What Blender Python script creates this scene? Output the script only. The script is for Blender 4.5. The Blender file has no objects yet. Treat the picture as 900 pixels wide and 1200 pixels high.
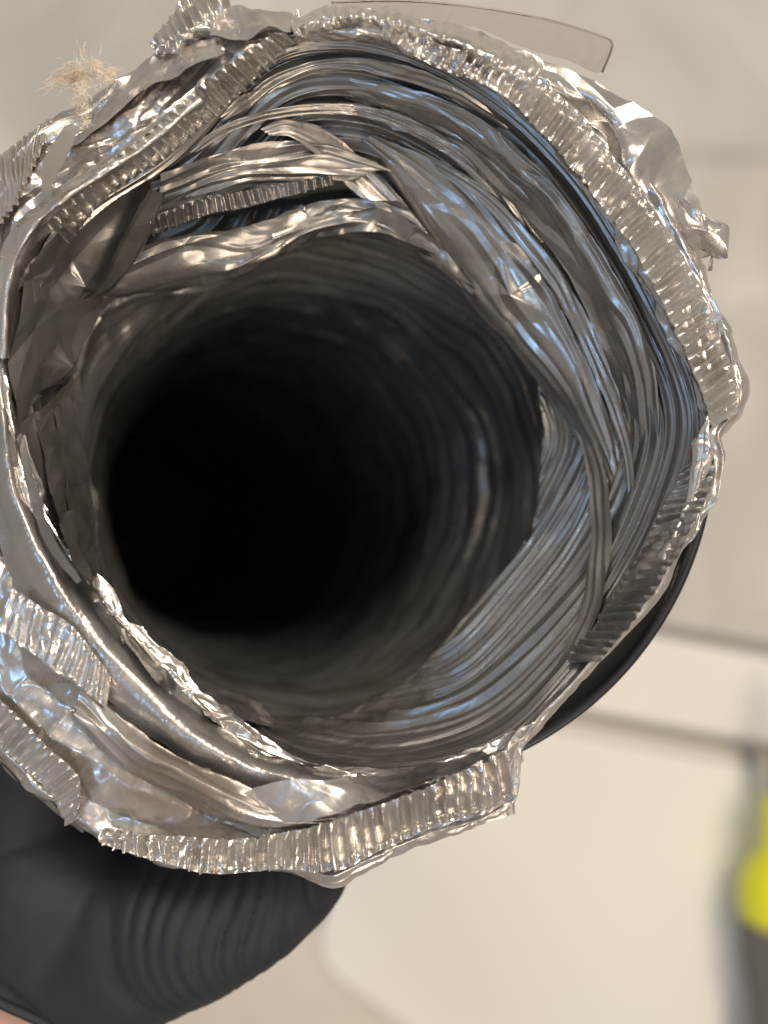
import bpy, math, random
import numpy as np
from mathutils import Vector, Matrix

# ------------------------------------------------------------------ camera, world, lamps, exposure
S = 0.000122            # metres per photo pixel on the plane of the duct's mouth
D = 0.16                # lens to mouth
ZM = 0.60               # height of the mouth above the floor
scene = bpy.context.scene
COL = scene.collection
cam_d = bpy.data.cameras.new('camera')
cam = bpy.data.objects.new('camera', cam_d); COL.objects.link(cam)
cam.location = (0, 0, ZM + D)
cam_d.sensor_fit = 'HORIZONTAL'; cam_d.sensor_width = 36.0
cam_d.lens = 36.0 * D / (900 * S)
cam_d.clip_start = 0.01; cam_d.clip_end = 20
cam_d.dof.use_dof = True
cam_d.dof.focus_distance = D + 0.004
cam_d.dof.aperture_fstop = (cam_d.lens / 1000.0) / 0.0040
scene.camera = cam

world = bpy.data.worlds.new('World'); scene.world = world
world.use_nodes = True
wb = world.node_tree.nodes['Background']
wb.inputs[0].default_value = (1.0, 0.965, 0.92, 1); wb.inputs[1].default_value = 0.29

def area(name, loc, target, sx, sy, power, color):
    l = bpy.data.lights.new(name, 'AREA'); l.shape = 'RECTANGLE'; l.size = sx; l.size_y = sy
    l.energy = power; l.color = color
    o = bpy.data.objects.new(name, l); COL.objects.link(o)
    o.location = loc
    d = Vector(target) - Vector(loc)
    o.rotation_euler = d.to_track_quat('-Z', 'Y').to_euler()
    return o
MC = (0, 0, ZM)
area('added_warm_light', (0.75, 0.95, 2.3), MC, 0.75, 0.45, 29, (1.0, 0.88, 0.75))  # unseen warm light, added to light the scene and reflect in the foil
area('added_warm_light', (-0.6, 1.5, 2.3), MC, 0.5, 0.5, 16, (1.0, 0.90, 0.78))  # second unseen warm light, added for the foil's reflections
area('added_low_light', (0.5, -1.3, 1.7), MC, 0.45, 0.45, 12, (1.0, 0.82, 0.64))  # added low warm light out of frame, no such fitting known
area('window_light', (-0.95, -0.35, 2.2), MC, 0.36, 0.45, 3.8, (0.26, 0.55, 1.0))
area('added_cool_light', (0.15, -0.55, 2.6), MC, 0.2, 0.26, 2.5, (0.62, 0.80, 1.0))  # added cool panel overhead for bluish reflections, no roof opening known
area('added_warm_light', (1.05, 0.15, 2.2), MC, 0.16, 0.16, 5.5, (1.0, 0.74, 0.54))  # small unseen bulb, added for warm glints on the foil

scene.view_settings.view_transform = 'Standard'
scene.view_settings.look = 'None'
scene.view_settings.gamma = 1.0
scene.view_settings.exposure = 0.0
scene.render.engine = 'CYCLES'
scene.cycles.use_denoising = True
scene.cycles.max_bounces = 9
scene.cycles.glossy_bounces = 7
scene.cycles.sample_clamp_indirect = 4

# ------------------------------------------------------------------ maths helpers
rng = np.random.RandomState(7)
PERM = rng.permutation(512); PERM = np.concatenate([PERM, PERM, PERM])
G3 = rng.normal(size=(512, 3)); G3 /= np.linalg.norm(G3, axis=1)[:, None]
HV = rng.uniform(-1, 1, 512)

def _h(i, j, k):
    return PERM[(PERM[(PERM[i & 511] + j) & 511] + k) & 511]

def noise3(x, y, z):
    x, y, z = np.broadcast_arrays(np.asarray(x, float), np.asarray(y, float), np.asarray(z, float))
    xi, yi, zi = np.floor(x).astype(int), np.floor(y).astype(int), np.floor(z).astype(int)
    xf, yf, zf = x - xi, y - yi, z - zi
    u, v, w = (t * t * t * (t * (t * 6 - 15) + 10) for t in (xf, yf, zf))
    r = 0
    for a in (0, 1):
        for b in (0, 1):
            for c in (0, 1):
                g = G3[_h(xi + a, yi + b, zi + c)]
                d = g[..., 0] * (xf - a) + g[..., 1] * (yf - b) + g[..., 2] * (zf - c)
                r = r + d * (u if a else 1 - u) * (v if b else 1 - v) * (w if c else 1 - w)
    return r * 1.5

def facet2(u, v, seed=0, wrap=None):
    """piecewise linear heights on a jittered triangle lattice: flat facets with sharp creases"""
    ui, vi = np.floor(u).astype(int), np.floor(v).astype(int)
    uf, vf = u - ui, v - vi
    def H(i, j):
        if wrap: i = i % wrap
        return HV[_h(i, j, np.full_like(i, seed))]
    h00, h10, h01, h11 = H(ui, vi), H(ui + 1, vi), H(ui, vi + 1), H(ui + 1, vi + 1)
    flip = (_h(ui % wrap if wrap else ui, vi, np.full_like(ui, seed + 9)) & 1) == 0
    a = np.where(uf + vf < 1, h00 + (h10 - h00) * uf + (h01 - h00) * vf,
                 h11 + (h01 - h11) * (1 - uf) + (h10 - h11) * (1 - vf))
    b = np.where(uf > vf, h00 + (h10 - h00) * uf + (h11 - h10) * vf,
                 h00 + (h01 - h00) * vf + (h11 - h01) * uf)
    return np.where(flip, a, b)

def crumple(u, v, seed=0, rough=0.5, octaves=3):
    wu = u + 0.55 * noise3(u * 0.9, v * 0.9, seed + .3) ; wv = v + 0.55 * noise3(u * 0.9, v * 0.9, seed + 7.7)
    r = 0; a = 1.0; f = 1.0
    for k in range(octaves):
        ang = 0.6 * k + 0.3 * seed
        cu, cv = wu * math.cos(ang) - wv * math.sin(ang), wu * math.sin(ang) + wv * math.cos(ang)
        r = r + a * facet2(cu * f + 17 * k, cv * f + 5 * k, seed * 5 + k)
        a *= rough; f *= 2.1
    return r

def P(px, py, dz=0.0):
    """photo pixel + depth below the mouth in mm -> world point"""
    k = S * (D + dz * 0.001) / D
    return Vector(((px - 450) * k, (600 - py) * k, ZM - dz * 0.001))

def Pn(a):
    a = np.asarray(a, float)
    k = S * (D + a[..., 2] * 0.001) / D
    return np.stack([(a[..., 0] - 450) * k, (600 - a[..., 1]) * k, ZM - a[..., 2] * 0.001], -1)

def spline(pts, n, closed=False, sharp=0.0):
    """centripetal-ish Catmull-Rom through pts, n samples by chord length"""
    p = np.asarray(pts, float); m = len(p)
    if m == 2:
        t = np.linspace(0, 1, n)[:, None]; return p[0] * (1 - t) + p[1] * t
    d = np.linalg.norm(np.diff(p, axis=0), axis=1); cum = np.concatenate([[0], np.cumsum(d)]) / d.sum()
    q = np.vstack([2 * p[0] - p[1], p, 2 * p[-1] - p[-2]])
    t = np.linspace(0, 1, n); i = np.clip(np.searchsorted(cum, t, side='right') - 1, 0, m - 2)
    f = ((t - cum[i]) / np.maximum(cum[i + 1] - cum[i], 1e-9))[:, None]
    p0, p1, p2, p3 = q[i], q[i + 1], q[i + 2], q[i + 3]
    cr = 0.5 * ((2 * p1) + (-p0 + p2) * f + (2 * p0 - 5 * p1 + 4 * p2 - p3) * f ** 2 + (-p0 + 3 * p1 - 3 * p2 + p3) * f ** 3)
    return cr * (1 - sharp) + (p1 * (1 - f) + p2 * f) * sharp

def grid_mesh(name, V, closed_u=False, smooth=True):
    nv, nu = V.shape[:2]
    me = bpy.data.meshes.new(name)
    idx = np.arange(nv * nu).reshape(nv, nu)
    if closed_u: idx = np.concatenate([idx, idx[:, :1]], 1)
    a, b, c, d = idx[:-1, :-1], idx[:-1, 1:], idx[1:, 1:], idx[1:, :-1]
    F = np.stack([a, b, c, d], -1).reshape(-1, 4)
    me.vertices.add(nv * nu); me.vertices.foreach_set('co', V.reshape(-1).astype(np.float32))
    me.loops.add(F.size); me.loops.foreach_set('vertex_index', F.reshape(-1).astype(np.int32))
    me.polygons.add(len(F)); me.polygons.foreach_set('loop_start', (np.arange(len(F)) * 4).astype(np.int32))
    me.polygons.foreach_set('loop_total', np.full(len(F), 4, np.int32))
    me.update(calc_edges=True)
    me.polygons.foreach_set('use_smooth', np.full(len(F), smooth))
    return me

def normals(V, closed_u=False):
    if closed_u:
        du = np.roll(V, -1, 1) - np.roll(V, 1, 1)
    else:
        du = np.gradient(V, axis=1)
    dv = np.gradient(V, axis=0)
    n = np.cross(du, dv); n /= np.maximum(np.linalg.norm(n, axis=-1, keepdims=True), 1e-12)
    return n

def link(name, me, mat, parent=None):
    o = bpy.data.objects.new(name, me); COL.objects.link(o)
    if mat and not me.materials: me.materials.append(mat)
    if parent:
        o.parent = parent
        o.matrix_parent_inverse = Matrix.Translation(parent.location).inverted()
    return o

def tag(o, label=None, cat=None, group=None, kind=None):
    if label: o['label'] = label
    if cat: o['category'] = cat
    if group: o['group'] = group
    if kind: o['kind'] = kind
    return o

def thing(name, loc, label, cat, group=None):
    o = bpy.data.objects.new(name, None); COL.objects.link(o); o.location = loc
    o.empty_display_size = 0.02
    return tag(o, label, cat, group)

# ------------------------------------------------------------------ materials
class NT:
    def __init__(self, name):
        self.m = bpy.data.materials.new(name); self.m.use_nodes = True
        self.t = self.m.node_tree; self.n = self.t.nodes; self.b = self.n['Principled BSDF']
    def add(self, typ, **kw):
        x = self.n.new(typ)
        for k, v in kw.items():
            if k in x.inputs: x.inputs[k].default_value = v
            else: setattr(x, k, v)
        return x
    def l(self, a, b): self.t.links.new(a, b)
    def coord(self): return self.add('ShaderNodeTexCoord').outputs['Object']
    def noise(self, scale, detail=3, rough=.55, src=None, dist=0.0):
        x = self.add('ShaderNodeTexNoise'); x.inputs['Scale'].default_value = scale
        x.inputs['Detail'].default_value = detail; x.inputs['Roughness'].default_value = rough
        x.inputs['Distortion'].default_value = dist
        self.l(src or self.coord(), x.inputs['Vector']); return x.outputs['Fac']
    def ramp(self, src, stops):
        r = self.add('ShaderNodeValToRGB'); e = r.color_ramp.elements
        while len(e) < len(stops): e.new(0.5)
        for i, (p, c) in enumerate(stops):
            e[i].position = p; e[i].color = (*c, 1) if len(c) == 3 else c
        self.l(src, r.inputs[0]); return r.outputs[0]
    def map(self, src, a, b, c, d):
        r = self.add('ShaderNodeMapRange'); r.inputs[1].default_value = a; r.inputs[2].default_value = b
        r.inputs[3].default_value = c; r.inputs[4].default_value = d
        self.l(src, r.inputs[0]); return r.outputs[0]
    def mix(self, fac, a, b):
        r = self.add('ShaderNodeMix'); r.data_type = 'RGBA'
        self.l(fac, r.inputs[0])
        for s, k in ((a, 6), (b, 7)):
            if isinstance(s, tuple): r.inputs[k].default_value = (*s, 1)
            else: self.l(s, r.inputs[k])
        return r.outputs[2]
    def bump(self, src, strength, dist):
        r = self.add('ShaderNodeBump'); r.inputs['Strength'].default_value = strength; r.inputs['Distance'].default_value = dist
        self.l(src, r.inputs['Height']); return r

def foil_mat(name, tint=(0.68, 0.645, 0.605), rough=(0.19, 0.36), dust_shade=(0.06, 0.38), dust_shade_col=(0.34, 0.31, 0.27), bump=0.14, stain=None):
    N = NT(name)
    co = N.coord()
    n1 = N.noise(260, 4, .6, co); n2 = N.noise(1400, 3, .6, co); n3 = N.noise(70, 5, .65, co, 0.4)
    N.l(N.map(n1, .3, .7, rough[0], rough[1]), N.b.inputs['Roughness'])
    d = N.map(n3, .36, .72, dust_shade[0], dust_shade[1])
    if stain:
        v = N.add('ShaderNodeVectorMath', operation='DISTANCE'); N.l(co, v.inputs[0]); v.inputs[1].default_value = stain[0]
        e = N.add('ShaderNodeMath', operation='MULTIPLY_ADD'); N.l(n3, e.inputs[0]); e.inputs[1].default_value = stain[1] * 1.3
        N.l(v.outputs['Value'], e.inputs[2])
        ms = N.map(e.outputs[0], stain[1] * 1.1, stain[1] * 1.8, 0.8, 0.0)
        mx = N.add('ShaderNodeMath', operation='MAXIMUM'); N.l(d, mx.inputs[0]); N.l(ms, mx.inputs[1]); d = mx.outputs[0]
    N.l(N.mix(d, tint, dust_shade_col), N.b.inputs['Base Color'])  # for the inner foils both colours also carry painted shade
    N.l(N.map(d, 0, 1, 1.0, 0.05), N.b.inputs['Metallic'])
    b1 = N.bump(n1, bump, 0.0006)
    b2 = N.bump(n2, bump * .6, 0.00018); N.l(b1.outputs[0], b2.inputs['Normal'])
    N.l(b2.outputs[0], N.b.inputs['Normal'])
    return N.m

FOIL = foil_mat('foil')
FOIL_IN = foil_mat('foil_inner_fold', tint=(0.52, 0.49, 0.455), rough=(0.22, 0.36), dust_shade=(.15, .6), dust_shade_col=(0.15, 0.143, 0.13), bump=.08)  # darkened copy of the foil: dimness inside the mouth put into the colour
FOIL_WALL = foil_mat('foil_inner_wall', tint=(0.35, 0.333, 0.31), rough=(0.24, 0.38), dust_shade=(.15, .5), dust_shade_col=(0.08, 0.077, 0.07), bump=.06)  # darker again: shade of the funnel painted into tint and coat
FOIL_DEEP = foil_mat('foil_shaded_tube', tint=(0.30, 0.285, 0.265), rough=(0.16, 0.30), dust_shade=(.2, .8), dust_shade_col=(0.035, 0.045, 0.053), bump=.06)  # depth shade and bluish lens haze of the tube painted into its colour
st = P(215, 918, -3)
CREASED = foil_mat('foil_cuff', dust_shade=(.05, .4), dust_shade_col=(.12, .08, .05), stain=((0,0,0), 0.0135))

# ------------------------------------------------------------------ traced outlines of the duct (photo pixels), all seen from one centre
CX, CY = 400.0, 530.0
R0 = [(330,42),(420,38),(500,62),(570,98),(640,160),(700,235),(748,310),(785,380),(812,440),(826,490),(818,540),(800,590),(782,640),
      (745,705),(690,775),(640,830),(600,868),(560,888),(500,905),(430,912),(340,892),(270,852),(200,790),(135,718),(75,640),(35,560),
      (14,480),(12,400),(22,335),(60,268),(120,222),(185,185),(240,130),(285,75)]
RL = [(120,348),(190,335),(280,320),(335,292),(390,268),(450,280),(500,300),(550,338),(590,380),(628,425),(636,500),(632,560),(622,620),
      (570,690),(515,760),(470,800),(400,838),(320,850),(240,832),(200,790),(150,735),(125,690),(115,620),(100,545),(84,470),(100,400)]
OUT = [(865,450),(862,480),(838,512),(848,530),(838,585),(800,645),(777,696),(722,757),(662,816),(612,868),(604,890),(603,940),
       (575,955),(500,980),(440,1003),(390,1030),(330,1020),(235,1020),(170,1000),(120,985),(95,968),(40,925),(0,890),(-40,840),
       (-50,700),(-45,600),(-40,480),(-45,330),(-30,215),(40,155),(100,125),(160,78),(190,50),(235,25),(300,20),(350,16),(420,10),
       (500,24),(590,50),(650,90),(700,145),(750,205),(790,270),(820,325),(845,385)]
def radial(poly, smooth=0.05):
    p = np.array(poly, float); q = np.vstack([p, p[:1]])
    seg = []
    for a, b in zip(q[:-1], q[1:]):
        for f in np.linspace(0, 1, 12, endpoint=False): seg.append(a * (1 - f) + b * f)
    seg = np.array(seg); th = np.arctan2(seg[:, 1] - CY, seg[:, 0] - CX); r = np.hypot(seg[:, 0] - CX, seg[:, 1] - CY)
    o = np.argsort(th); th, r = th[o], r[o]
    g = -math.pi + 2 * math.pi * np.arange(1440) / 1440
    rg = np.interp(g, np.concatenate([th - 2 * math.pi, th, th + 2 * math.pi]), np.concatenate([r, r, r]))
    if smooth:
        k = np.exp(-.5 * ((np.arange(-60, 61) * 2 * math.pi / 1440) / smooth) ** 2); k /= k.sum()
        rg = np.convolve(np.concatenate([rg[-60:], rg, rg[:60]]), k, 'valid')
    def f(t):
        t = (np.asarray(t) + math.pi) % (2 * math.pi) - math.pi
        return np.interp(t, np.concatenate([g, [math.pi]]), np.concatenate([rg, rg[:1]]))
    return f
fR0, fRL, fOUT = radial(R0, .07), radial(RL, .09), radial(OUT, .012)
LIPZ = 26.0
CUFS, CUFZ = [0, .18, .5, 1.0], [0.8, -2.2, -0.4, 4.0]

def depth(px, py):
    th = math.atan2(py - CY, px - CX); r = math.hypot(px - CX, py - CY)
    a, b, c = float(fR0(th)), float(fRL(th)), float(fOUT(th))
    if r <= a:
        t = min(1.0, (a - r) / max(a - b, 1)); return 0.8 + (LIPZ - 0.8) * t ** 0.9
    s = (r - a) / max(c - a, 1)
    return float(np.interp(s, CUFS, CUFZ)) if s <= 1 else 4 + (r - c) * 0.05

# ------------------------------------------------------------------ the duct
duct = thing('foil_duct', (0, 0, ZM), 'torn crumpled silver foil vent duct, seen straight down its dark open mouth', 'vent duct')

NTH = 1300
TH = -math.pi + 2 * math.pi * (np.arange(NTH) + .5) / NTH        # 0 = right, +pi/2 = down in the photo
CT, ST = np.cos(TH), np.sin(TH)
seamfade = np.clip((math.pi - np.abs(TH)) / 0.12, 0, 1)

def tri(x):
    x = x - np.floor(x); return 4 * np.abs(x - .5) - 1
def pleat(x, k=1.6):
    v = tri(x); return np.sign(v) * np.abs(v) ** k

# -- inner wall: funnel, lip, and the tube beyond it
n1, n2, n3 = 300, 190, 80
rows = []
t = np.linspace(0, 1, n1)
a, b = fR0(TH), fRL(TH)
R_ = a[None, :] + (b - a)[None, :] * t[:, None]
Z_ = 0.8 + (LIPZ - 0.8) * t[:, None] ** 0.9 + 0 * R_
A3 = np.stack([CX + R_ * CT, CY + R_ * ST, Z_], -1)
def ring(cx, cy, r, z, wob=0.0, ry=None, seed=0):
    rr = r * (1 + wob * noise3(CT * 1.3, ST * 1.3, seed + .5))
    return np.stack([cx + rr * CT, cy + (ry or r) / r * rr * ST, np.full(NTH, z)], -1)
keys = [A3[-1],
        ring(372, 568, 272, 38, .04, 268, 1), ring(345, 575, 240, 58, .05, 236, 2),
        ring(320, 582, 208, 78, .06, 216, 3), ring(296, 588, 176, 105, .05, 196, 4), ring(268, 596, 148, 150, .05, 158, 5)]
K = np.array(keys)
def ringspline(K, n):
    m = len(K); q = np.concatenate([[2 * K[0] - K[1]], K, [2 * K[-1] - K[-2]]])
    t = np.linspace(0, m - 1, n); i = np.clip(t.astype(int), 0, m - 2); f = (t - i)[:, None, None]
    p0, p1, p2, p3 = q[i], q[i + 1], q[i + 2], q[i + 3]
    return 0.5 * ((2 * p1) + (-p0 + p2) * f + (2 * p0 - 5 * p1 + 4 * p2 - p3) * f ** 2 + (-p0 + 3 * p1 - 3 * p2 + p3) * f ** 3)
B3 = ringspline(K, n2)[1:]
K2 = np.array([keys[-1], ring(222, 604, 112, 230, .04), ring(180, 610, 88, 340), ring(165, 615, 72, 450), ring(160, 618, 62, 600)])
C3 = ringspline(K2, n3)[1:]
W = Pn(np.concatenate([A3, B3, C3]))
N_ = normals(W, True)
tv = np.concatenate([t, 1 + np.linspace(0, 1, n2)[1:], 2 + np.linspace(0, 1, n3)[1:]])[:, None]
tt = tv + 0 * TH[None, :]
c_, s_ = CT[None, :] + 0 * tt, ST[None, :] + 0 * tt
wr = 0.022 * np.sin(tt * 21 + 1.3 * noise3(c_, s_, tt + 3)) + 0.08 * noise3(c_ * 1.6, s_ * 1.6, tt * 2.2) + 0.014 * noise3(c_ * 4, s_ * 4, tt * 3 + 9)
funnel = np.clip((1.03 - tt) / .06, 0, 1)
grp = .35 + .65 * np.clip(.5 + 1.4 * noise3(c_ * .7, s_ * .7, (tt + .06 * noise3(c_, s_, tt)) * 9), 0, 1)      # tight bunches between smoother bands
amp = 0.35 + 0.65 * np.clip(noise3(c_ * 2.2, s_ * 2.2, tt * 3 + 4) + .5, 0, 1.3)
fine = 0.5 + 0.5 * np.clip((c_ * .75 + s_ * .66), -1, 1)            # tightest pleating towards the lower right
dist = (fR0(TH) - fRL(TH))[None, :] * tt + 60 * wr                    # photo pixels inward from the rim
cl = 3.0 * np.sin(dist / 17 + 2 * noise3(c_, s_, tt + 3))             # bunches the pleats unevenly
d = funnel * (pleat((dist + cl) / 15.5, 1.3) * amp * (0.34 + 0.22 * fine) * grp * 1.5
              + pleat((dist + 1.2 * cl) / 6.6 + .3, 1.0) * 0.26 * (0.05 + 0.95 * fine ** 2) * grp * 1.4
              + pleat((dist + 2 * cl) / 40 + .1) * (.55 + .95 * (1 - fine)))
deep = 1 - funnel
u_deep = (TH[None, :] + math.pi) * 2.2 + 0 * tt
zz = np.concatenate([A3, B3, C3])[..., 2]
wr2 = 0.9 * noise3(c_ * 1.2, s_ * 1.2, zz * .03) + .3 * noise3(c_ * 4, s_ * 4, zz * .08)
d = d + deep * (pleat(zz / 7.0 + TH[None, :] / (2 * math.pi) + wr2, 1.2) * 0.8 + .35 * seamfade[None, :] * crumple(u_deep, zz * .16, 21, .5, 2) + pleat(zz / 2.9 + wr2 * 2.1, 1.2) * 0.2 + .5 * noise3(c_ * 3, s_ * 3, zz * .12))
u_ = (TH[None, :] + math.pi) * 7.0 + 0 * tt
d = d + seamfade[None, :] * (crumple(u_ * .55, tt * 8.0, 3, .4, 2) * (0.50 - .42 * fine) + crumple(u_ * .5, tt * 26, 5, .5, 2) * 0.06)
W = W - N_ * (d * 0.001)[..., None] * np.sign((N_[..., 2:3]).mean())
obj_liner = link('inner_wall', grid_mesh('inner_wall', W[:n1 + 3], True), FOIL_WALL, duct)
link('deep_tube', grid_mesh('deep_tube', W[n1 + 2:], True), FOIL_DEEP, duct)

# -- cuff: the mouth rolled outward and down over the collar
def cuffrow(s, z, extra=0):
    a, c = fR0(TH), fOUT(TH); r = a + (c - a) * s + extra
    return np.stack([CX + r * CT, CY + r * ST, np.broadcast_to(z, TH.shape)], -1)
lowright = np.clip(1 - np.abs(((TH - 0.62 + math.pi) % (2 * math.pi)) - math.pi) / 0.42, 0, 1) ** .4     # where the collar shows
rc = []
o4 = fOUT(TH); rr = o4.copy()
pr = np.maximum(o4 * 1.02, 462)
kk = D / (D + .017)
skirt = np.stack([CX + (pr * kk) * CT, CY + (pr * kk) * ST, np.full(NTH, 17.0)], -1)
ins = np.stack([CX + (o4 - 22) * CT, CY + (o4 - 22) * ST, np.full(NTH, 9.0)], -1)
w_ = lowright[:, None]
last = skirt * (1 - w_) + ins * w_
K = np.array([cuffrow(-.04, 3.0), cuffrow(0, 0.8), cuffrow(.18, -2.2), cuffrow(.5, -0.4), cuffrow(.85, 1.2), cuffrow(1, 4.0), last,
              last + np.array([0, 0, 12.0]) * (1 - w_)])
V = ringspline(K, 230); W = Pn(V); N_ = normals(W, True)
vv = np.linspace(0, 7, 230)[:, None] + 0 * TH
u_ = (TH[None, :] + math.pi) * 9 + 0 * vv
c_, s_ = CT[None, :] + 0 * vv, ST[None, :] + 0 * vv
wr = .35 * noise3(c_ * 3, s_ * 3, vv * .7)
d = (crumple(u_ * .8, vv * 1.0, 11, .45, 2) * 1.1 + crumple(u_ * 2.6, vv * 2.3, 12, .5, 2) * .26) * seamfade[None, :]
d += pleat((vv + wr) * 1.15, 1.3) * .55
d *= (1 - .8 * lowright[None, :])
W = W + N_ * (d * .001)[..., None] * np.sign(N_[60:110, :, 2].mean())
cuff = link('cuff', grid_mesh('cuff', W, True), CREASED, duct)
CREASED.node_tree.nodes  # stain centre set below
for n in CREASED.node_tree.nodes:
    if n.bl_idname == 'ShaderNodeVectorMath': n.inputs[1].default_value = st

# -- loose sheets, folds and crimped strips
def patch(name, rows, mat=None, off=0.0, amp=0.5, cell=40, seed=1, ribs=None, sharp=0.0, roll=0.0, res=1.15, noise=0.3, vs=0.0, label=None, octv=3, rel=True, peaks=(), lines=None):
    """rows of (px, py, offset mm); offset is measured from the duct's surface there, negative = nearer"""
    R = []
    for row in rows:
        pts = [(p[0], p[1], (depth(p[0], p[1]) if rel else 0) + (p[2] if len(p) > 2 else 0) + off) for p in row]
        R.append(pts)
    L = max(np.linalg.norm(np.diff(np.array(r)[:, :2], axis=0), axis=1).sum() for r in R)
    nu = int(max(12, L * res))
    RR = np.array([spline(r, nu, sharp=sharp) for r in R])
    wd = np.linalg.norm(np.diff(RR[..., :2], axis=0), axis=-1).sum(0).mean()
    nv = int(max(8, wd * res))
    A = np.array([spline(RR[:, i], nv, sharp=vs) for i in range(nu)]).transpose(1, 0, 2)
    Wp = Pn(A); N_ = normals(Wp)
    N_ *= np.where(N_[..., 2:3] < 0, -1, 1)
    uu = np.linspace(0, L, nu)[None, :] + np.zeros((nv, 1)); vv = np.linspace(0, wd, nv)[:, None] + np.zeros((1, nu))
    d = crumple(uu / cell / 1.7, vv / cell, seed, .38, min(octv, 2)) * amp * .85 + noise3(uu / cell * .7, vv / cell * .7, seed) * noise * 1.3
    if ribs:
        sp, ra, v0, v1 = ribs[:4]
        ph = uu / sp + 0.5 * noise3(uu / 60, vv / 70, seed + 2) + (ribs[4] if len(ribs) > 4 else 0) * vv / sp
        f = np.linspace(0, 1, nv)[:, None]
        if len(ribs) > 5: ph = ph + ribs[5] * (1 / (1 + np.exp(-(f - .5 - .15 * noise3(uu / 30, 0 * uu, seed + 1.1)) / .02)))
        k_ = np.floor(ph).astype(int)
        pr = np.clip(tri(ph) * 1.5, -1, 1) * (.72 + .3 * HV[(k_ * 7 + seed * 31) & 511]) + .18 * HV[(k_ * 13 + seed * 17) & 511]
        jg = .06 * noise3(uu / 12, 0 * uu, seed + 3.3)
        mask = np.clip((f - v0 + .12 + jg) / .10, 0, 1) * np.clip((v1 + .14 - f + jg) / .10, 0, 1)
        keep = 0.25 + .75 * np.clip(.9 + 1.8 * noise3(uu / 40, vv / 25, seed + 5), 0, 1)
        d = d + pr * ra * mask * keep
        d = d + ra * 0.10 * (np.exp(-((f - v0) / .05) ** 2) + np.exp(-((f - v1) / .05) ** 2))
    if lines:                                          # long fine creases running with the sheet
        q = vv / lines[0] + .9 * noise3(uu / 110, vv / 30, seed + .4) + .10 * noise3(uu / 35, vv / 14, seed + 6.4)
        d = d + pleat(q, 1.2) * lines[1] * np.clip(.6 + 1.2 * noise3(uu / 70, vv / 16, seed + 8.8), .1, 1.2)
    for kx, ky, kr, kh in peaks:                       # star-shaped dents pushed up in the sheet
        ex, ey = A[..., 0] - kx, A[..., 1] - ky; ph = np.arctan2(ey, ex)
        lim = kr * (1 + .35 * np.abs(np.sin(ph * 1.5 + .5)) - .3 * np.abs(np.cos(ph * 2.5)))
        d = d + kh * np.clip(1 - np.hypot(ex, ey) / lim, 0, 1) ** 1.25
    # torn, wavy free edges
    f = np.linspace(-1, 1, nv)[:, None]
    Wp = Wp + N_ * (d * .001)[..., None]
    if roll: Wp[..., 2] -= roll * .001 * np.clip((np.abs(f) - .8) / .2, 0, 1) ** 2
    dv = np.gradient(Wp, axis=0); dv /= np.maximum(np.linalg.norm(dv, axis=-1, keepdims=True), 1e-9)
    jag = noise3(uu / 14, 0 * uu, seed + .2) * 1.0 + noise3(uu / 30, 0 * uu, seed + .7) * 2.0
    Wp = Wp + dv * (jag * np.abs(f) ** 8 * S)[..., None]
    me = grid_mesh(name, Wp)
    o = link(name, me, mat or FOIL, duct)
    if label: o['label'] = label
    return o

# crimped strips round the mouth
patch('crimped_strip', [[(55,262,-3),(110,205,-4),(180,150,-4.5),(250,88,-4.5),(320,38,-4),(352,14,-3)],
                        [(78,280,-3.5),(130,228,-5),(200,178,-5.5),(262,128,-5.5),(318,72,-4.5),(362,22,-3)]], amp=.15, cell=60, seed=2, ribs=(13.5, 1.1, .10, .92))
patch('crimped_strip', [[(-25,240,-1),(-10,195,-1),(20,168,-1),(62,140,-1)], [(-20,300,-3),(2,262,-3),(22,235,-3),(52,160,-2)]], amp=.3, cell=40, seed=3, ribs=(10.5, .6, .08, .95, .5))
patch('crimped_strip', [[(452,18,-3),(520,52,-4),(590,72,-4),(650,105,-4),(705,165,-4),(752,225,-4),(795,290,-3.5),(828,355,-3.5),(858,430,-3),(866,480,-2)],
                        [(448,40,-4),(510,78,-5),(572,102,-5.5),(630,150,-5.5),(685,215,-5.5),(730,275,-5),(768,335,-5),(795,395,-5),(822,460,-4),(838,505,-3)]],
      amp=.20, cell=34, seed=4, ribs=(14.5, 1.0, .16, .88, 0, .12))
patch('crimped_strip', [[(838,522,-3),(830,575,-5),(800,640,-7),(745,720,-8),(700,775,-6)],
                        [(800,548,-2),(770,610,-3),(730,680,-4),(690,735,-4),(660,775,-4)]], mat=FOIL_IN, amp=.5, cell=30, seed=5, ribs=(13, .5, .10, .9), noise=.6)
patch('crimped_strip', [[(118,970,-3),(180,978,-4),(250,982,-4.5),(320,978,-4.5),(380,965,-5),(440,945,-5),(500,922,-4.5),(560,895,-4),(598,878,-3)],
                        [(122,988,-2.5),(170,1004,-4),(240,1022,-4.5),(320,1020,-4.5),(388,1020,-5),(450,996,-5),(510,968,-4.5),(560,952,-4),(603,932,-3)]],
      amp=.35, cell=44, seed=6, ribs=(15.5, 1.1, .10, .86))
patch('torn_edge', [[(372,1012,-2),(440,990,-2),(500,975,-2),(560,952,-2),(602,925,-2)], [(388,1034,-1),(430,1014,-1),(500,988,-1),(575,962,-1),(604,954,-1)]], amp=.5, cell=18, seed=7)
patch('crimped_strip', [[(-15,808,-3),(20,838,-4),(60,880,-5),(92,912,-4.5),(95,960,-3)],
                        [(-25,840,-3),(5,880,-4),(40,912,-5),(66,940,-4),(78,968,-2)]], amp=.4, cell=50, seed=8, ribs=(12, .55, .08, .92), sharp=.5)
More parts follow.
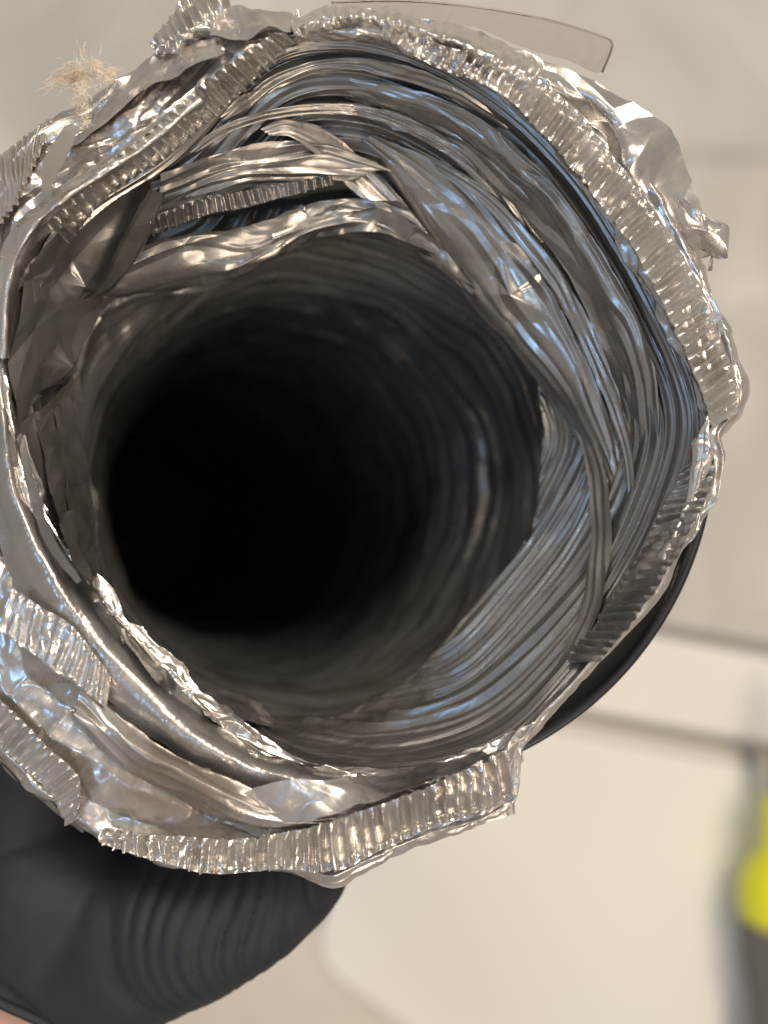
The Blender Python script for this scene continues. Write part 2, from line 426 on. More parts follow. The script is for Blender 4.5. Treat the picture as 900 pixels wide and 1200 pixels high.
patch('crimped_strip', [[(15,690,-3),(50,712,-4),(85,735,-4),(130,790,-3.5)], [(0,740,-3),(35,765,-4.5),(75,790,-5),(125,830,-4)]], amp=.4, cell=30, seed=9, ribs=(13.5, .6, .1, .9))
patch('torn_edge', [[(-30,850,-2),(10,905,-3),(50,935,-3),(100,972,-2)], [(-40,880,-1),(0,895,-1),(40,930,-1),(98,975,0)]], amp=.6, cell=25, seed=10)
# rolled bright lip on the lower left
patch('rolled_lip', [[(14,470,1),(34,555,1),(75,640,1),(135,718,1),(200,790,1),(272,852,1),(345,890,1),(440,908,1)],
                     [(4,480,-2.2),(20,575,-2.5),(58,660,-2.8),(118,735,-2.8),(186,808,-2.8),(262,868,-2.5),(340,905,-1.9),(440,916,-1.2)],
                     [(-12,490,-2.5),(2,590,-3.1),(38,680,-3.4),(98,755,-3.4),(168,828,-3.4),(250,885,-3.1),(335,920,-2.2),(440,925,-1.6)],
                     [(-30,500,-0.9),(-14,600,-1.2),(20,695,-1.6),(82,775,-1.6),(155,850,-1.6),(240,905,-1.2),(330,938,-1.2),(440,938,-0.6)]],
      mat=FOIL_IN, amp=.6, cell=36, seed=11, ribs=(9, .02, .45, .7))
# rolled lip on the upper left
patch('rolled_lip', [[(16,420,1),(22,340,0),(60,275,-1),(120,225,-2),(190,188,-3),(250,130,-3)],
                     [(4,420,-3),(12,325,-4),(45,262,-5),(108,212,-5),(175,170,-5),(238,118,-5)],
                     [(-20,420,-1),(-5,315,-2),(30,250,-3),(90,205,-3),(160,160,-3),(225,110,-3)]], amp=.4, cell=25, seed=12)
# stained sheet at the bottom, with two long folds
patch('loose_fold', [[(95,800,-2),(170,862,-3),(250,905,-3),(330,935,-3),(420,945,-2)], [(88,838,-4),(160,880,-5.5),(240,925,-6),(310,958,-5),(380,966,-3)],
                     [(90,850,-1),(150,905,-1),(230,945,-1),(300,968,-1),(380,972,-1)]], mat=CREASED, amp=.4, cell=50, seed=13, lines=(13, .5))
patch('loose_fold', [[(285,930,-4),(330,915,-5),(400,912,-5),(480,900,-4),(560,880,-3)], [(300,960,-4),(345,965,-6),(400,950,-7),(480,925,-6),(580,885,-4)]], amp=.5, cell=26, seed=14)
# torn flap standing off the upper right
patch('torn_flap', [[(560,42,-3),(650,72,-5),(730,112,-6),(790,160,-5),(806,185,-4),(826,250,-2),(850,265,-1),(852,302,1)],
                    [(580,80,-2),(650,100,-4),(715,140,-5),(752,205,-4),(790,262,-2),(812,285,0),(835,306,2)],
                    [(600,95,2),(650,125,3),(690,170,4),(735,235,4),(775,280,4),(815,308,4),(836,308,3)]], amp=1.7, cell=48, seed=15, noise=1.0, octv=2)
patch('torn_edge', [[(795,225,-5),(815,245,-6),(835,258,-6),(850,262,-5)], [(800,238,-4),(818,262,-5),(832,272,-5),(846,270,-5)]], amp=.8, cell=14, seed=16)
# crumpled tabs at the top
patch('torn_flap', [[(172,48,-3),(198,15,-5),(220,-6,-5),(262,-8,-4)], [(180,60,-4),(215,38,-7),(240,18,-7),(268,2,-6)], [(196,62,-1),(225,52,-2),(250,42,-2),(275,30,-2)]],
      amp=1.3, cell=24, seed=17, ribs=(13, .8, .1, .6), noise=1)
patch('torn_flap', [[(245,5,-5),(300,10,-6),(350,18,-5),(372,24,-3)], [(248,45,-5),(290,38,-7),(330,32,-6),(360,28,-3)]], amp=.8, cell=20, seed=18, noise=.8)
patch('rolled_lip', [[(340,28,0),(380,8,-3),(450,5,-3),(520,28,-3),(600,55,-3),(650,85,-2)],
                     [(345,40,-4),(385,22,-6),(450,20,-6),(515,42,-6),(590,72,-6),(640,102,-4)], [(350,52,1),(390,40,0),(450,40,0),(505,66,0),(570,95,0),(625,125,0)]],
      amp=.75, cell=20, seed=19, ribs=(15, .3, .1, .6))
patch('loose_fold', [[(130,100,0),(170,72,-2),(200,62,-2),(260,45,-3)], [(70,180,-1),(130,140,-3),(190,95,-4),(262,60,-4)]], amp=.5, cell=30, seed=20)
patch('loose_fold', [[(85,145,-3),(72,152,-5),(50,190,-6),(48,225,-6)], [(92,150,-7),(80,175,-9),(62,215,-9),(60,240,-7)]], amp=.3, cell=40, seed=21, mat=CREASED)
# folds inside the mouth
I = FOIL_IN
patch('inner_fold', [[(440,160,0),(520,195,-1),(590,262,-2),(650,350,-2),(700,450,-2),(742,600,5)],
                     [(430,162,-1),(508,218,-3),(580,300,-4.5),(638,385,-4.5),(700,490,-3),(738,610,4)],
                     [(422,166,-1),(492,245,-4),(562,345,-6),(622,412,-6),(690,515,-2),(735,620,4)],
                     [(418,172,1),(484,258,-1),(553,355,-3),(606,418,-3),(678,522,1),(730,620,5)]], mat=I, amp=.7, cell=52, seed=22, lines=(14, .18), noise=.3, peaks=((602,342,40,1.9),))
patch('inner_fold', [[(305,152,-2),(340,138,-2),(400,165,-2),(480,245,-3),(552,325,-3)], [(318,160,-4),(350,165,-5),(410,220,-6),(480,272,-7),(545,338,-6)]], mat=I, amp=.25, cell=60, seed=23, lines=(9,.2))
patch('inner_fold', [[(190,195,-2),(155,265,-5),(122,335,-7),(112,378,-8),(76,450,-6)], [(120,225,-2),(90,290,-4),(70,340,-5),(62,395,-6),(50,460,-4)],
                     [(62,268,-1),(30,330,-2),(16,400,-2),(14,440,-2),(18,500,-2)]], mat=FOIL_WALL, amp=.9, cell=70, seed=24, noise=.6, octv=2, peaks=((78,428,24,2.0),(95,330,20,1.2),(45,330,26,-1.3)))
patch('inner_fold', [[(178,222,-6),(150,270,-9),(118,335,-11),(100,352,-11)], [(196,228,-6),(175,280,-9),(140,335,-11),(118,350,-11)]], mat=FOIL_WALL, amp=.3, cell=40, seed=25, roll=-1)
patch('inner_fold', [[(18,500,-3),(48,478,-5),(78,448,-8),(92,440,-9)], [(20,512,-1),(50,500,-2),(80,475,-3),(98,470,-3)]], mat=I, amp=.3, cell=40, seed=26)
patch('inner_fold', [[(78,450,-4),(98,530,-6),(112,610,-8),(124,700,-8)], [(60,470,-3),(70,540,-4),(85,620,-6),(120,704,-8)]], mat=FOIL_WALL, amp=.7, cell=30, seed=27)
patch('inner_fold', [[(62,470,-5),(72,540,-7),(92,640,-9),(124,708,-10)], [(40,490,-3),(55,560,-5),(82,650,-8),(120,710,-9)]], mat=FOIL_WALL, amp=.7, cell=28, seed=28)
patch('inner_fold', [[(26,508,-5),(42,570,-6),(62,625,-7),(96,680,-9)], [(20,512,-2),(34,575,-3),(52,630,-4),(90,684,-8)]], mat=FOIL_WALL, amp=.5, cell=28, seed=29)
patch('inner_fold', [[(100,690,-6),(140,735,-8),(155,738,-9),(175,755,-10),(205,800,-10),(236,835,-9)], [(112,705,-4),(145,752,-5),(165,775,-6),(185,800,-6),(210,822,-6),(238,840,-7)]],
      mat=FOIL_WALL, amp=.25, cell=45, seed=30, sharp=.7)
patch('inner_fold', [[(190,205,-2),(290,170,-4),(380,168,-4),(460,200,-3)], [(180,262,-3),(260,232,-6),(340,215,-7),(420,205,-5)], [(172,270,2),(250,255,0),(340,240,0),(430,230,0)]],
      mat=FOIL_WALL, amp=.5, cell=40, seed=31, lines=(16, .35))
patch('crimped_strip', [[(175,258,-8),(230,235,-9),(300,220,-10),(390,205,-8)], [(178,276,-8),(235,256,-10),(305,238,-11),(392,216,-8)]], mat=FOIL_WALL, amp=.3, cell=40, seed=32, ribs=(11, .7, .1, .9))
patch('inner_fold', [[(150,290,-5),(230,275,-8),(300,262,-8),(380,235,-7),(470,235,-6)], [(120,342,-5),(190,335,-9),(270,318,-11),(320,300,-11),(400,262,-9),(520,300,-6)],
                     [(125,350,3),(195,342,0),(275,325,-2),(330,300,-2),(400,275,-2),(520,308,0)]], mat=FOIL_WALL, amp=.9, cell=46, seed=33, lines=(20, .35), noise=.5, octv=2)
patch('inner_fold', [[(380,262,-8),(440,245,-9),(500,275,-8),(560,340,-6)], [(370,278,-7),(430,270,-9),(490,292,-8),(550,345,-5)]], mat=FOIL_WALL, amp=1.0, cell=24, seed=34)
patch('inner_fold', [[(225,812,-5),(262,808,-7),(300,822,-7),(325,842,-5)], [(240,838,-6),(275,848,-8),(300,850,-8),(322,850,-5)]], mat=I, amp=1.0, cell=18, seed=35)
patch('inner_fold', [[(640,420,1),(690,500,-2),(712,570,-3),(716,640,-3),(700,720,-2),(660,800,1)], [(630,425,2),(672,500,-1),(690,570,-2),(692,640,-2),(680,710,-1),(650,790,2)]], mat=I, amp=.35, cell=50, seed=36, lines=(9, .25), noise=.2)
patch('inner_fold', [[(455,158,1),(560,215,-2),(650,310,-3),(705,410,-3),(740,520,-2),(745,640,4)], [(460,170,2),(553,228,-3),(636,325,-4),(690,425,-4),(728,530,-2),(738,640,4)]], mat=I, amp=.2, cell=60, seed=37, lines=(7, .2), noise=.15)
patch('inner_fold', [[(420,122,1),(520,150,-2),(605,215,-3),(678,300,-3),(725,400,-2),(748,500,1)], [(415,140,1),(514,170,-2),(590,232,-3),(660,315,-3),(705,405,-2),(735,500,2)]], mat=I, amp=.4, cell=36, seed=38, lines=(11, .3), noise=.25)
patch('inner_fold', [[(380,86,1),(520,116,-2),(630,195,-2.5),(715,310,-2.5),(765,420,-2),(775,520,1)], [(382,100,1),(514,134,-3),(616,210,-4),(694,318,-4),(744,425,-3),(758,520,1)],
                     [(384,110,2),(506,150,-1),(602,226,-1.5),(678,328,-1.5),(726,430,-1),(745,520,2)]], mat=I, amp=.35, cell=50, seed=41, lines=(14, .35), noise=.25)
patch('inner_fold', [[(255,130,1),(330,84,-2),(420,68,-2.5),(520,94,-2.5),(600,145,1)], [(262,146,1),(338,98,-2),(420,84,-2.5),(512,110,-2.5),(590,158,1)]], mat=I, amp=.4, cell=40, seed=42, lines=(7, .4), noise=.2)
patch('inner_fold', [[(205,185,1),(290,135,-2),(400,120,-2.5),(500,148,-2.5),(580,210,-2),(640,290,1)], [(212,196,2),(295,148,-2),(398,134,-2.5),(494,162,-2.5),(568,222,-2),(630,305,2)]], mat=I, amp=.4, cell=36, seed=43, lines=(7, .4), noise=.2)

# clear film still hanging on the wire coil at the top
NF = NT('clear_film'); NF.b.inputs['Base Color'].default_value = (.42, .38, .34, 1); NF.b.inputs['Roughness'].default_value = .22
NF.b.inputs['Alpha'].default_value = .72; NF.b.inputs['Metallic'].default_value = .3
n = NF.noise(300, 3); NF.l(NF.bump(n, .4, .0006).outputs[0], NF.b.inputs['Normal'])
patch('plastic_film', [[(388,3,2),(470,2,3),(560,10,4),(640,24,5),(700,42,6),(717,50,6),(714,66,6)], [(388,14,2),(470,20,2),(560,34,3),(620,60,3),(665,72,3),(695,84,4),(704,84,4)]],
      mat=NF.m, amp=.15, cell=80, seed=40, ribs=(21, .12, .45, .9))

def tube_mesh(name, pts, r, seg=8, taper=None):
    p = np.array([tuple(q) for q in pts]); n = len(p)
    T = np.gradient(p, axis=0); T /= np.maximum(np.linalg.norm(T, axis=1, keepdims=True), 1e-12)
    up = np.array([0.13, .21, .97]); A = np.cross(T, up); A /= np.maximum(np.linalg.norm(A, axis=1, keepdims=True), 1e-9); B = np.cross(T, A)
    rad = np.full(n, r) if taper is None else r * np.array(taper)
    an = np.arange(seg) * 2 * math.pi / seg
    V = p[:, None] + rad[:, None, None] * (np.cos(an)[None, :, None] * A[:, None] + np.sin(an)[None, :, None] * B[:, None])
    return grid_mesh(name, V, True)
def px_curve(pts, n=60, rel=True):
    q = [(a, b, (depth(a, b) if rel else 0) + c) for a, b, c in pts]
    return Pn(spline(q, n))
WIRE = NT('dark_wire'); WIRE.b.inputs['Metallic'].default_value = 1; WIRE.b.inputs['Base Color'].default_value = (.22, .2, .18, 1); WIRE.b.inputs['Roughness'].default_value = .4
link('wire', tube_mesh('wire', px_curve([(388,3,2),(470,1,3),(560,9,4),(640,23,5),(700,41,6),(716,48,6),(716,60,6),(706,84,6)]), .00017), WIRE.m, duct)

# ------------------------------------------------------------------ black collar under the foil
def lathe(name, prof, seg=160, loc=(0, 0, 0)):
    an = np.arange(seg) * 2 * math.pi / seg
    V = np.array([[(r * math.cos(a) + loc[0], r * math.sin(a) + loc[1], z + loc[2]) for a in an] for r, z in prof])
    return grid_mesh(name, V, True)
BLK = NT('black_plastic'); BLK.b.inputs['Base Color'].default_value = (.012, .013, .015, 1); BLK.b.inputs['Roughness'].default_value = .38
n = BLK.noise(900, 3); BLK.l(BLK.bump(n, .25, .0001).outputs[0], BLK.b.inputs['Normal'])
cz = 11.0
cc = P(430, 514, cz); RO = 410 * S * (D + cz * .001) / D
prof = [(RO - .0016, -.028), (RO - .0016, -.001), (RO - .0012, -.0002), (RO - .0006, 0), (RO, -.0003), (RO + .0002, -.001), (RO + .0002, -.004), (RO - .0004, -.005), (RO - .0004, -.028), (RO - .0016, -.028)]
collar = link('duct_collar', lathe('duct_collar', prof[::-1], 240, cc), BLK.m)
tag(collar, 'black plastic round collar showing as a thin arc below the torn foil', 'collar')

# ------------------------------------------------------------------ lint caught on the upper left edge
LINT = NT('lint'); LINT.b.inputs['Roughness'].default_value = .9
LINT.l(LINT.ramp(LINT.noise(500, 3), [(.3, (.50, .40, .28)), (.55, (.78, .68, .53)), (.75, (.92, .87, .78))]), LINT.b.inputs['Base Color'])
random.seed(11)
VV, FF = [], []
def strand(pts, r):
    me = []
    p = np.array(pts); base = len(VV)
    T = np.gradient(p, axis=0); T /= np.maximum(np.linalg.norm(T, axis=1, keepdims=True), 1e-12)
    A = np.cross(T, [.3, .2, .93]); A /= np.maximum(np.linalg.norm(A, axis=1, keepdims=True), 1e-9); B = np.cross(T, A)
    for i in range(len(p)):
        for k in range(3):
            a = k * 2.0944; VV.append(p[i] + r * (math.cos(a) * A[i] + math.sin(a) * B[i]))
    for i in range(len(p) - 1):
        for k in range(3):
            FF.append((base + i * 3 + k, base + i * 3 + (k + 1) % 3, base + i * 3 + 3 + (k + 1) % 3, base + i * 3 + 3 + k))
def walk(x, y, z, n, step, dirn=None, bias=0.0, curl=.7):
    d = Vector((random.gauss(0, 1), random.gauss(0, 1), random.gauss(0, .7))).normalized(); q = [(x, y, z)]
    for i in range(n):
        d = (d + Vector([random.gauss(0, curl) for _ in range(3)])).normalized()
        if dirn: d = (d + Vector(dirn) * bias).normalized()
        x += d.x * step; y += d.y * step; z -= d.z * step * .12; q.append((x, y, z))
    return Pn(q)
for i in range(300):
    c = random.choice([(104,98,15),(114,86,11),(95,104,11),(90,116,9),(112,76,8),(122,92,12),(98,128,9),(100,142,6),(130,84,8)])
    x, y = random.gauss(c[0], c[2] * .32), random.gauss(c[1], c[2] * .32)
    strand(walk(x, y, -3 + random.gauss(0, 1.2), random.randint(6, 14), random.uniform(1.2, 2.4), curl=1.1), random.uniform(.000018, .00005))
for i in range(60):
    strand(walk(random.gauss(94, 6), random.gauss(86, 5), -3, random.randint(6, 22), 2.7, (-1, .28, 0), .6, .65), random.uniform(.00002, .00006))
for i in range(22):
    strand(walk(100 + random.gauss(0, 8), 85 + random.gauss(0, 8), -3, 10, 3, (random.uniform(-1, 1), -1, 0), .3, .4), .00003)
me = bpy.data.meshes.new('lint_tuft'); me.from_pydata([tuple(v) for v in VV], [], FF)
tag(link('lint_tuft', me, LINT.m), 'fuzzy beige tuft of lint caught on the upper left foil edge', 'lint')

# ------------------------------------------------------------------ gloved hand gripping the collar from the lower left
GL = NT('black_nitrile'); 
GL.b.inputs['Roughness'].default_value = .68; GL.b.inputs['Specular IOR Level'].default_value = .5
g1 = GL.noise(60, 3); GL.l(GL.ramp(g1, [(.3, (.006, .008, .011)), (.7, (.010, .013, .018))]), GL.b.inputs['Base Color'])
gb = GL.bump(GL.noise(2600, 2), .35, .00006); gc = GL.bump(GL.noise(500, 3), .3, .0003); GL.l(gb.outputs[0], gc.inputs['Normal']); GL.l(gc.outputs[0], GL.b.inputs['Normal'])
SK = NT('skin'); SK.b.inputs['Roughness'].default_value = .5; SK.b.inputs['Subsurface Weight'].default_value = .15; SK.b.inputs['Subsurface Radius'].default_value = (.01, .004, .002); SK.b.inputs['Subsurface Scale'].default_value = .2
SK.l(SK.ramp(SK.noise(120, 4), [(.3, (.42, .24, .17)), (.7, (.55, .34, .25))]), SK.b.inputs['Base Color'])
SK.l(SK.bump(SK.noise(900, 3), .4, .0002).outputs[0], SK.b.inputs['Normal'])

def ico(center, r):
    m = bpy.data.meshes.new('t'); import bmesh
    bm = bmesh.new(); bmesh.ops.create_icosphere(bm, subdivisions=2, radius=r, matrix=Matrix.Translation(center))
    return bm
def sweep_body(name, chains, voxel, smooth=6):
    import bmesh
    bm0 = bmesh.new(); bmesh.ops.create_icosphere(bm0, subdivisions=3, radius=1)
    bv = np.array([v.co[:] for v in bm0.verts]); bf = [[v.index for v in f.verts] for f in bm0.faces]; bm0.free()
    vs, fs = [], []
    for ch in chains:
        for (p0, r0), (p1, r1) in zip(ch[:-1], ch[1:]):
            p0, p1 = Vector(p0), Vector(p1); n = max(2, int((p1 - p0).length / (min(r0, r1) * .13)))
            for i in range(n + 1):
                f = i / n; c = p0.lerp(p1, f); r = r0 * (1 - f) + r1 * f
                base = len(vs) * len(bv); vs.append(bv * r + np.array(c)); fs += [[a + base for a in q] for q in bf]
    me = bpy.data.meshes.new(name); me.from_pydata(np.concatenate(vs).tolist(), [], fs)
    o = bpy.data.objects.new(name, me); COL.objects.link(o)
    md = o.modifiers.new('r', 'REMESH'); md.mode = 'VOXEL'; md.voxel_size = voxel
    sm = o.modifiers.new('s', 'SMOOTH'); sm.factor = .5; sm.iterations = smooth
    dg = bpy.context.evaluated_depsgraph_get(); ev = o.evaluated_get(dg); m2 = bpy.data.meshes.new_from_object(ev)
    m2.name = name; bpy.data.objects.remove(o); bpy.data.meshes.remove(me)
    for p in m2.polygons: p.use_smooth = True
    return m2
def A_(px, py, z, rpx): return (P(px, py, z), rpx * S * (D + z * .001) / D)
collar_c = Vector((cc.x, cc.y)); 
def around(phi, z, rad, r):           # phi in photo degrees (0 right, 90 down), rad outward from the collar's wall
    a = math.radians(phi); R = RO + rad
    return (Vector((collar_c.x + R * math.cos(a), collar_c.y - R * math.sin(a), ZM - z * .001)), r)
wrist = [A_(-20, 1330, 62, 150), A_(20, 1230, 52, 142)]
chains = []
chains.append([A_(-60, 1420, 75, 150)] + wrist + [A_(55, 1130, 40, 132), A_(60, 1060, 34, 120)])
chains.append([A_(20, 1230, 58, 130), A_(0, 1100, 60, 125), around(136, 62, .020, .014)])
chains.append([A_(55, 1130, 40, 130), A_(145, 1098, 31, 106), A_(225, 1078, 27, 92), A_(292, 1056, 26, 78), A_(335, 1034, 26, 66), A_(352, 1022, 27, 58)])
for i, (z, r) in enumerate(((30, .0090), (47, .0095), (65, .0090), (82, .0078))):
    X = (0, .002, .007, .013)[i]
    chains.append([A_(10, 1100, 45 + 9 * i, 90), around(140, z, .022, r * 1.35), around(158, z, .016 + X, r * 1.15), around(180, z - 1, .011 + X, r), around(203, z - 2, .0095 + X, r * .95), around(222 - 5 * abs(i - 1), z - 2, .0085 + X, r * .82)])
gm = sweep_body('glove', chains, .00062, 16)
nvert = len(gm.vertices); co = np.empty(nvert * 3, np.float32); gm.vertices.foreach_get('co', co); co = co.reshape(-1, 3)
no = np.empty(nvert * 3, np.float32); gm.vertices.foreach_get('normal', no); no = no.reshape(-1, 3)
T0 = np.array(P(120, 1110, 35)[:]); T1 = np.array(P(390, 1020, 28)[:]); ax = T1 - T0; Lx = np.linalg.norm(ax); ax /= Lx
rel = co - T0; al = rel @ ax / Lx                      # 0 at the thumb's root, 1 at its tip
side = rel[:, 1] / .01
ph = al * 5.5 + .05 * side ** 2 + 2.6 * noise3(co[:, 0] * 38, co[:, 1] * 24, co[:, 2] * 30) + .15 * side
m = np.clip((al - .22) / .25, 0, 1) * np.clip((1.25 - al) / .1, 0, 1)
wv = -(np.abs(tri(ph)) ** 3) * .72 * (0.05 + 1.2 * np.clip(noise3(co[:, 0] * 90 + 5, co[:, 1] * 50, co[:, 2] * 90) + .5, 0, 1.2)) - (np.abs(tri(ph * 3.1 + 1.2 * noise3(co[:, 0] * 60, co[:, 1] * 40, co[:, 2] * 60 + 4))) ** 2) * .30 * np.clip(noise3(co[:, 0] * 70, co[:, 1] * 45, co[:, 2] * 70 + 8) * 2 + .3, 0, 1)
big = noise3(co[:, 0] * 45, co[:, 1] * 45, co[:, 2] * 45) * .9
bag = np.clip(1 - np.abs(noise3(co[:, 0] * 38 + co[:, 1] * 20, co[:, 1] * 30, co[:, 2] * 38 + 3)) * 7, 0, 1) * -.5
co2 = co + no * ((wv * m + big + bag * (1 - m)) * .001)[:, None]
gm.vertices.foreach_set('co', co2.reshape(-1).astype(np.float32)); gm.update()
hand = thing('gloved_hand', tuple(P(20, 1150, 50)), 'hand in a wrinkled black glove gripping the foil duct at the lower left', 'hand')
# cuff of the glove: cut the remeshed body in glove and bare forearm along a plane across the wrist
import bmesh
cutp = P(44, 1170, 24); cutn = Vector((-.42, -.86, -.10)).normalized()
glove_m = gm; bm = bmesh.new(); bm.from_mesh(glove_m)
bmesh.ops.bisect_plane(bm, geom=bm.verts[:] + bm.edges[:] + bm.faces[:], plane_co=cutp, plane_no=cutn, clear_outer=True)
bm.to_mesh(glove_m); bm.free()
for p in glove_m.polygons: p.use_smooth = True
link('glove', glove_m, GL.m, hand)
arm = [[A_(60, 1100, 46, 105), (Vector(P(20, 1230, 52)), 134 * S * 1.3), (Vector(P(-40, 1400, 75)), 140 * S * 1.45), (Vector(P(-120, 1750, 140)), 160 * S * 1.85), (Vector(P(-220, 2300, 260)), .036)]]
am = sweep_body('forearm', arm, .002)
link('forearm', am, SK.m, hand)
# rolled bead along the glove's opening
vv = [v.co.copy() for v in glove_m.vertices if abs((v.co - cutp).dot(cutn)) < 1e-5]
if len(vv) > 20:
    c0 = sum(vv, Vector()) / len(vv); ex = cutn.orthogonal().normalized(); ey = cutn.cross(ex)
    vv.sort(key=lambda q: math.atan2((q - c0).dot(ey), (q - c0).dot(ex)))
    vv = vv[::3]; p = np.array([v[:] for v in vv]); n = len(p)
    T = np.roll(p, -1, 0) - np.roll(p, 1, 0); T /= np.linalg.norm(T, axis=1, keepdims=True)
    B = np.tile(np.array(cutn[:]), (n, 1)); A = np.cross(T, B)
    an = np.arange(8) * 2 * math.pi / 8
    V = p[None] + .0009 * (np.cos(an)[:, None, None] * A[None] + np.sin(an)[:, None, None] * B[None])
    V = np.concatenate([V, V[:1]])
    link('glove_bead', grid_mesh('glove_bead', V, True), GL.m, hand)

# ------------------------------------------------------------------ floor and the things lying on it, far out of focus
def F(px, py, h=0.0):           # photo pixel -> point on the floor (h metres above it)
    k = S * (D + ZM - h) / D
    return Vector(((px - 450) * k, (600 - py) * k, h))
FL = NT('floor_vinyl'); co_ = FL.coord()
FL.l(FL.ramp(FL.noise(5, 4, .6, co_, 1.2), [(.25, (.37, .35, .315)), (.5, (.46, .44, .40)), (.75, (.60, .585, .54))]), FL.b.inputs['Base Color']); FL.b.inputs['Roughness'].default_value = .55
FSM = FL  # scuff added once F() exists
GR = NT('dark_joint'); GR.b.inputs['Base Color'].default_value = (.30, .285, .26, 1); GR.b.inputs['Roughness'].default_value = .9
CR = NT('cream_tile'); CR.l(CR.ramp(CR.noise(4, 4, .6, None, .8), [(.3, (.64, .62, .565)), (.7, (.76, .745, .69))]), CR.b.inputs['Base Color']); CR.b.inputs['Roughness'].default_value = .3
CD = NT('beige_tile'); CD.l(CD.ramp(CD.noise(4, 4, .6, None, .8), [(.3, (.52, .48, .41)), (.7, (.62, .585, .51))]), CD.b.inputs['Base Color']); CD.b.inputs['Roughness'].default_value = .35
def slab(name, poly, z0, z1, mat, bev=.002, parent=None):
    bm = bmesh.new(); vs = [bm.verts.new((p.x, p.y, z0)) for p in poly]; f = bm.faces.new(vs)
    if f.normal.z < 0: f.normal_flip()
    bm.normal_update()
    if f.normal.z > 0: bmesh.ops.reverse_faces(bm, faces=[f])
    r = bmesh.ops.extrude_face_region(bm, geom=[f]); tv = [g for g in r['geom'] if isinstance(g, bmesh.types.BMVert)]
    bmesh.ops.translate(bm, verts=tv, vec=(0, 0, z1 - z0)); bm.normal_update()
    if bev:
        te = [e for e in bm.edges if all(abs(v.co.z - z1) < 1e-7 for v in e.verts)]
        bmesh.ops.bevel(bm, geom=te, offset=bev, segments=3, affect='EDGES', profile=.5)
    bmesh.ops.recalc_face_normals(bm, faces=bm.faces[:])
    me = bpy.data.meshes.new(name); bm.to_mesh(me); bm.free()
    return link(name, me, mat, parent)
g = grid_mesh('floor', np.array([[(-2.5, -2.5, 0), (2.5, -2.5, 0)], [(-2.5, 2.5, 0), (2.5, 2.5, 0)]], float))
floor = tag(link('floor', g, GR.m), kind='structure')
ang = math.radians(-10.5); ux = Vector((math.cos(ang), math.sin(ang), 0)); uy = Vector((-math.sin(ang), math.cos(ang), 0))
O0 = F(700, 848)
v_ = FL.add('ShaderNodeVectorMath', operation='SUBTRACT'); FL.l(co_, v_.inputs[0]); v_.inputs[1].default_value = F(845, 186)
v2 = FL.add('ShaderNodeVectorMath', operation='MULTIPLY'); FL.l(v_.outputs[0], v2.inputs[0]); v2.inputs[1].default_value = (1 / .045, 1 / .010, 0)
v3 = FL.add('ShaderNodeVectorMath', operation='LENGTH'); FL.l(v2.outputs[0], v3.inputs[0])
src = FL.b.inputs['Base Color'].links[0].from_socket
FL.l(FL.mix(FL.map(v3.outputs['Value'], .3, 1.3, .5, 0), src, (.26, .24, .21)), FL.b.inputs['Base Color'])
def tile(a0, a1, b0, b1, mat):
    pts = [O0 + ux * a + uy * b for a, b in ((a0, b0), (a1, b0), (a1, b1), (a0, b1))]
    slab('tile', pts, .0005, .006, mat, .0015, floor)
k0 = S * (D + ZM) / D
b_hi = 128 * k0; gj = .008
for a0, a1 in ((-2.4, -.16), (-.16 + gj, 2.4)):
    tile(a0, a1, gj, b_hi - gj, CR.m)                       # narrow course between the two dark lines
tile(-2.4, 2.4, b_hi, b_hi + 2.2, FL.m)
for j in range(10):
    for a0, a1 in ((-1.55, -1.0), (-1.0 + gj, -.45), (-.45 + gj, .1), (.1 + gj, .8), (.8 + gj, 1.5)):
        tile(a0, a1, -.165 * (j + 1) + gj, -.165 * j, CD.m)
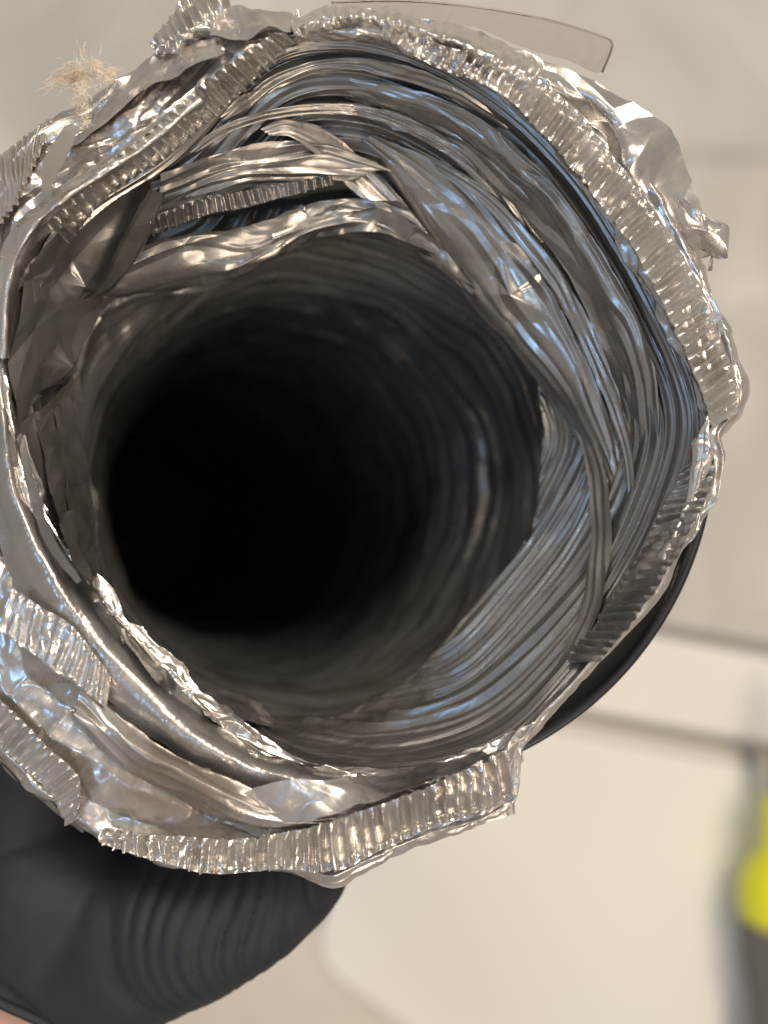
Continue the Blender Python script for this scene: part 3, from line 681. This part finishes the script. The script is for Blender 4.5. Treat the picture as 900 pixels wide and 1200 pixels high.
# white panel with round corners lying on the tiles
def rounded(pts, r, n=7):
    out = []; m = len(pts)
    for i in range(m):
        p, a, b = pts[i], pts[i - 1], pts[(i + 1) % m]
        da, db = (a - p).normalized(), (b - p).normalized(); h = math.acos(max(-1, min(1, da.dot(db)))) / 2
        L = r / math.tan(h); c = p + (da + db).normalized() * (r / math.sin(h))
        s, e = p + da * L - c, p + db * L - c
        for k in range(n + 1): 
            v = s.lerp(e, k / n).normalized() * r; out.append(c + v)
    return out
WH = NT('white_enamel'); WH.b.inputs['Base Color'].default_value = (.70, .69, .63, 1); WH.b.inputs['Roughness'].default_value = .5
WH.l(WH.bump(WH.noise(8, 2), .2, .004).outputs[0], WH.b.inputs['Normal'])
pan = slab('white_panel', rounded([F(470, 826, .02), F(1250, 968, .02), F(1150, 1700, .02), F(360, 1130, .02)], .035), .0065, .0125, WH.m, .003)
tag(pan, 'blurred cream white enamel panel with rounded corner lying below the duct', 'panel')

# hand tool with a bright yellow grip end
YL = NT('yellow_plastic'); YL.b.inputs['Base Color'].default_value = (.80, .78, .02, 1); YL.b.inputs['Roughness'].default_value = .4
GY = NT('grey_rubber'); GY.b.inputs['Base Color'].default_value = (.13, .125, .12, 1); GY.b.inputs['Roughness'].default_value = .6
ST_ = NT('steel'); ST_.b.inputs['Base Color'].default_value = (.25, .25, .27, 1); ST_.b.inputs['Metallic'].default_value = 1; ST_.b.inputs['Roughness'].default_value = .35
hz = .0125 + .034
tool = thing('screwdriver', tuple(F(912, 1080, .05)), 'blurred hand tool with bright yellow collar and dark grey grip at the right edge', 'hand tool')
def lathe_y(name, prof, mat, flute=0):
    """profile of (photo y, half width px) along a line x = 915 lying at height hz"""
    k = S * (D + ZM - hz) / D; an = np.arange(48) * 2 * math.pi / 48
    V = []
    for y, w in prof:
        x = 924 + (y - 1000) * .01; c = F(x, y, hz)
        V.append([(c.x + w * k * (1 - flute * (math.cos(8 * a) > .3)) * math.cos(a), c.y, c.z + min(w * k, .0335) * (1 - flute * (math.cos(8 * a) > .3)) * math.sin(a)) for a in an])
    return link(name, grid_mesh(name, np.array(V), True), mat, tool)
lathe_y('blade', [(858, .1), (858, 7), (885, 8), (885, .1)], ST_.m)
lathe_y('ferrule', [(872, .1), (872, 12), (880, 17), (930, 17), (936, .1)], GY.m)
lathe_y('yellow_collar', [(932, .1), (932, 22), (942, 28), (975, 28), (1000, 33), (1015, 48), (1040, 56), (1072, 57), (1080, 50), (1080, .1)], YL.m)
lathe_y('grip', [(1078, .1), (1078, 52), (1086, 55), (1130, 53), (1170, 45), (1230, 42), (1300, 50), (1345, 46), (1360, 28), (1362, .1)], GY.m, .07)
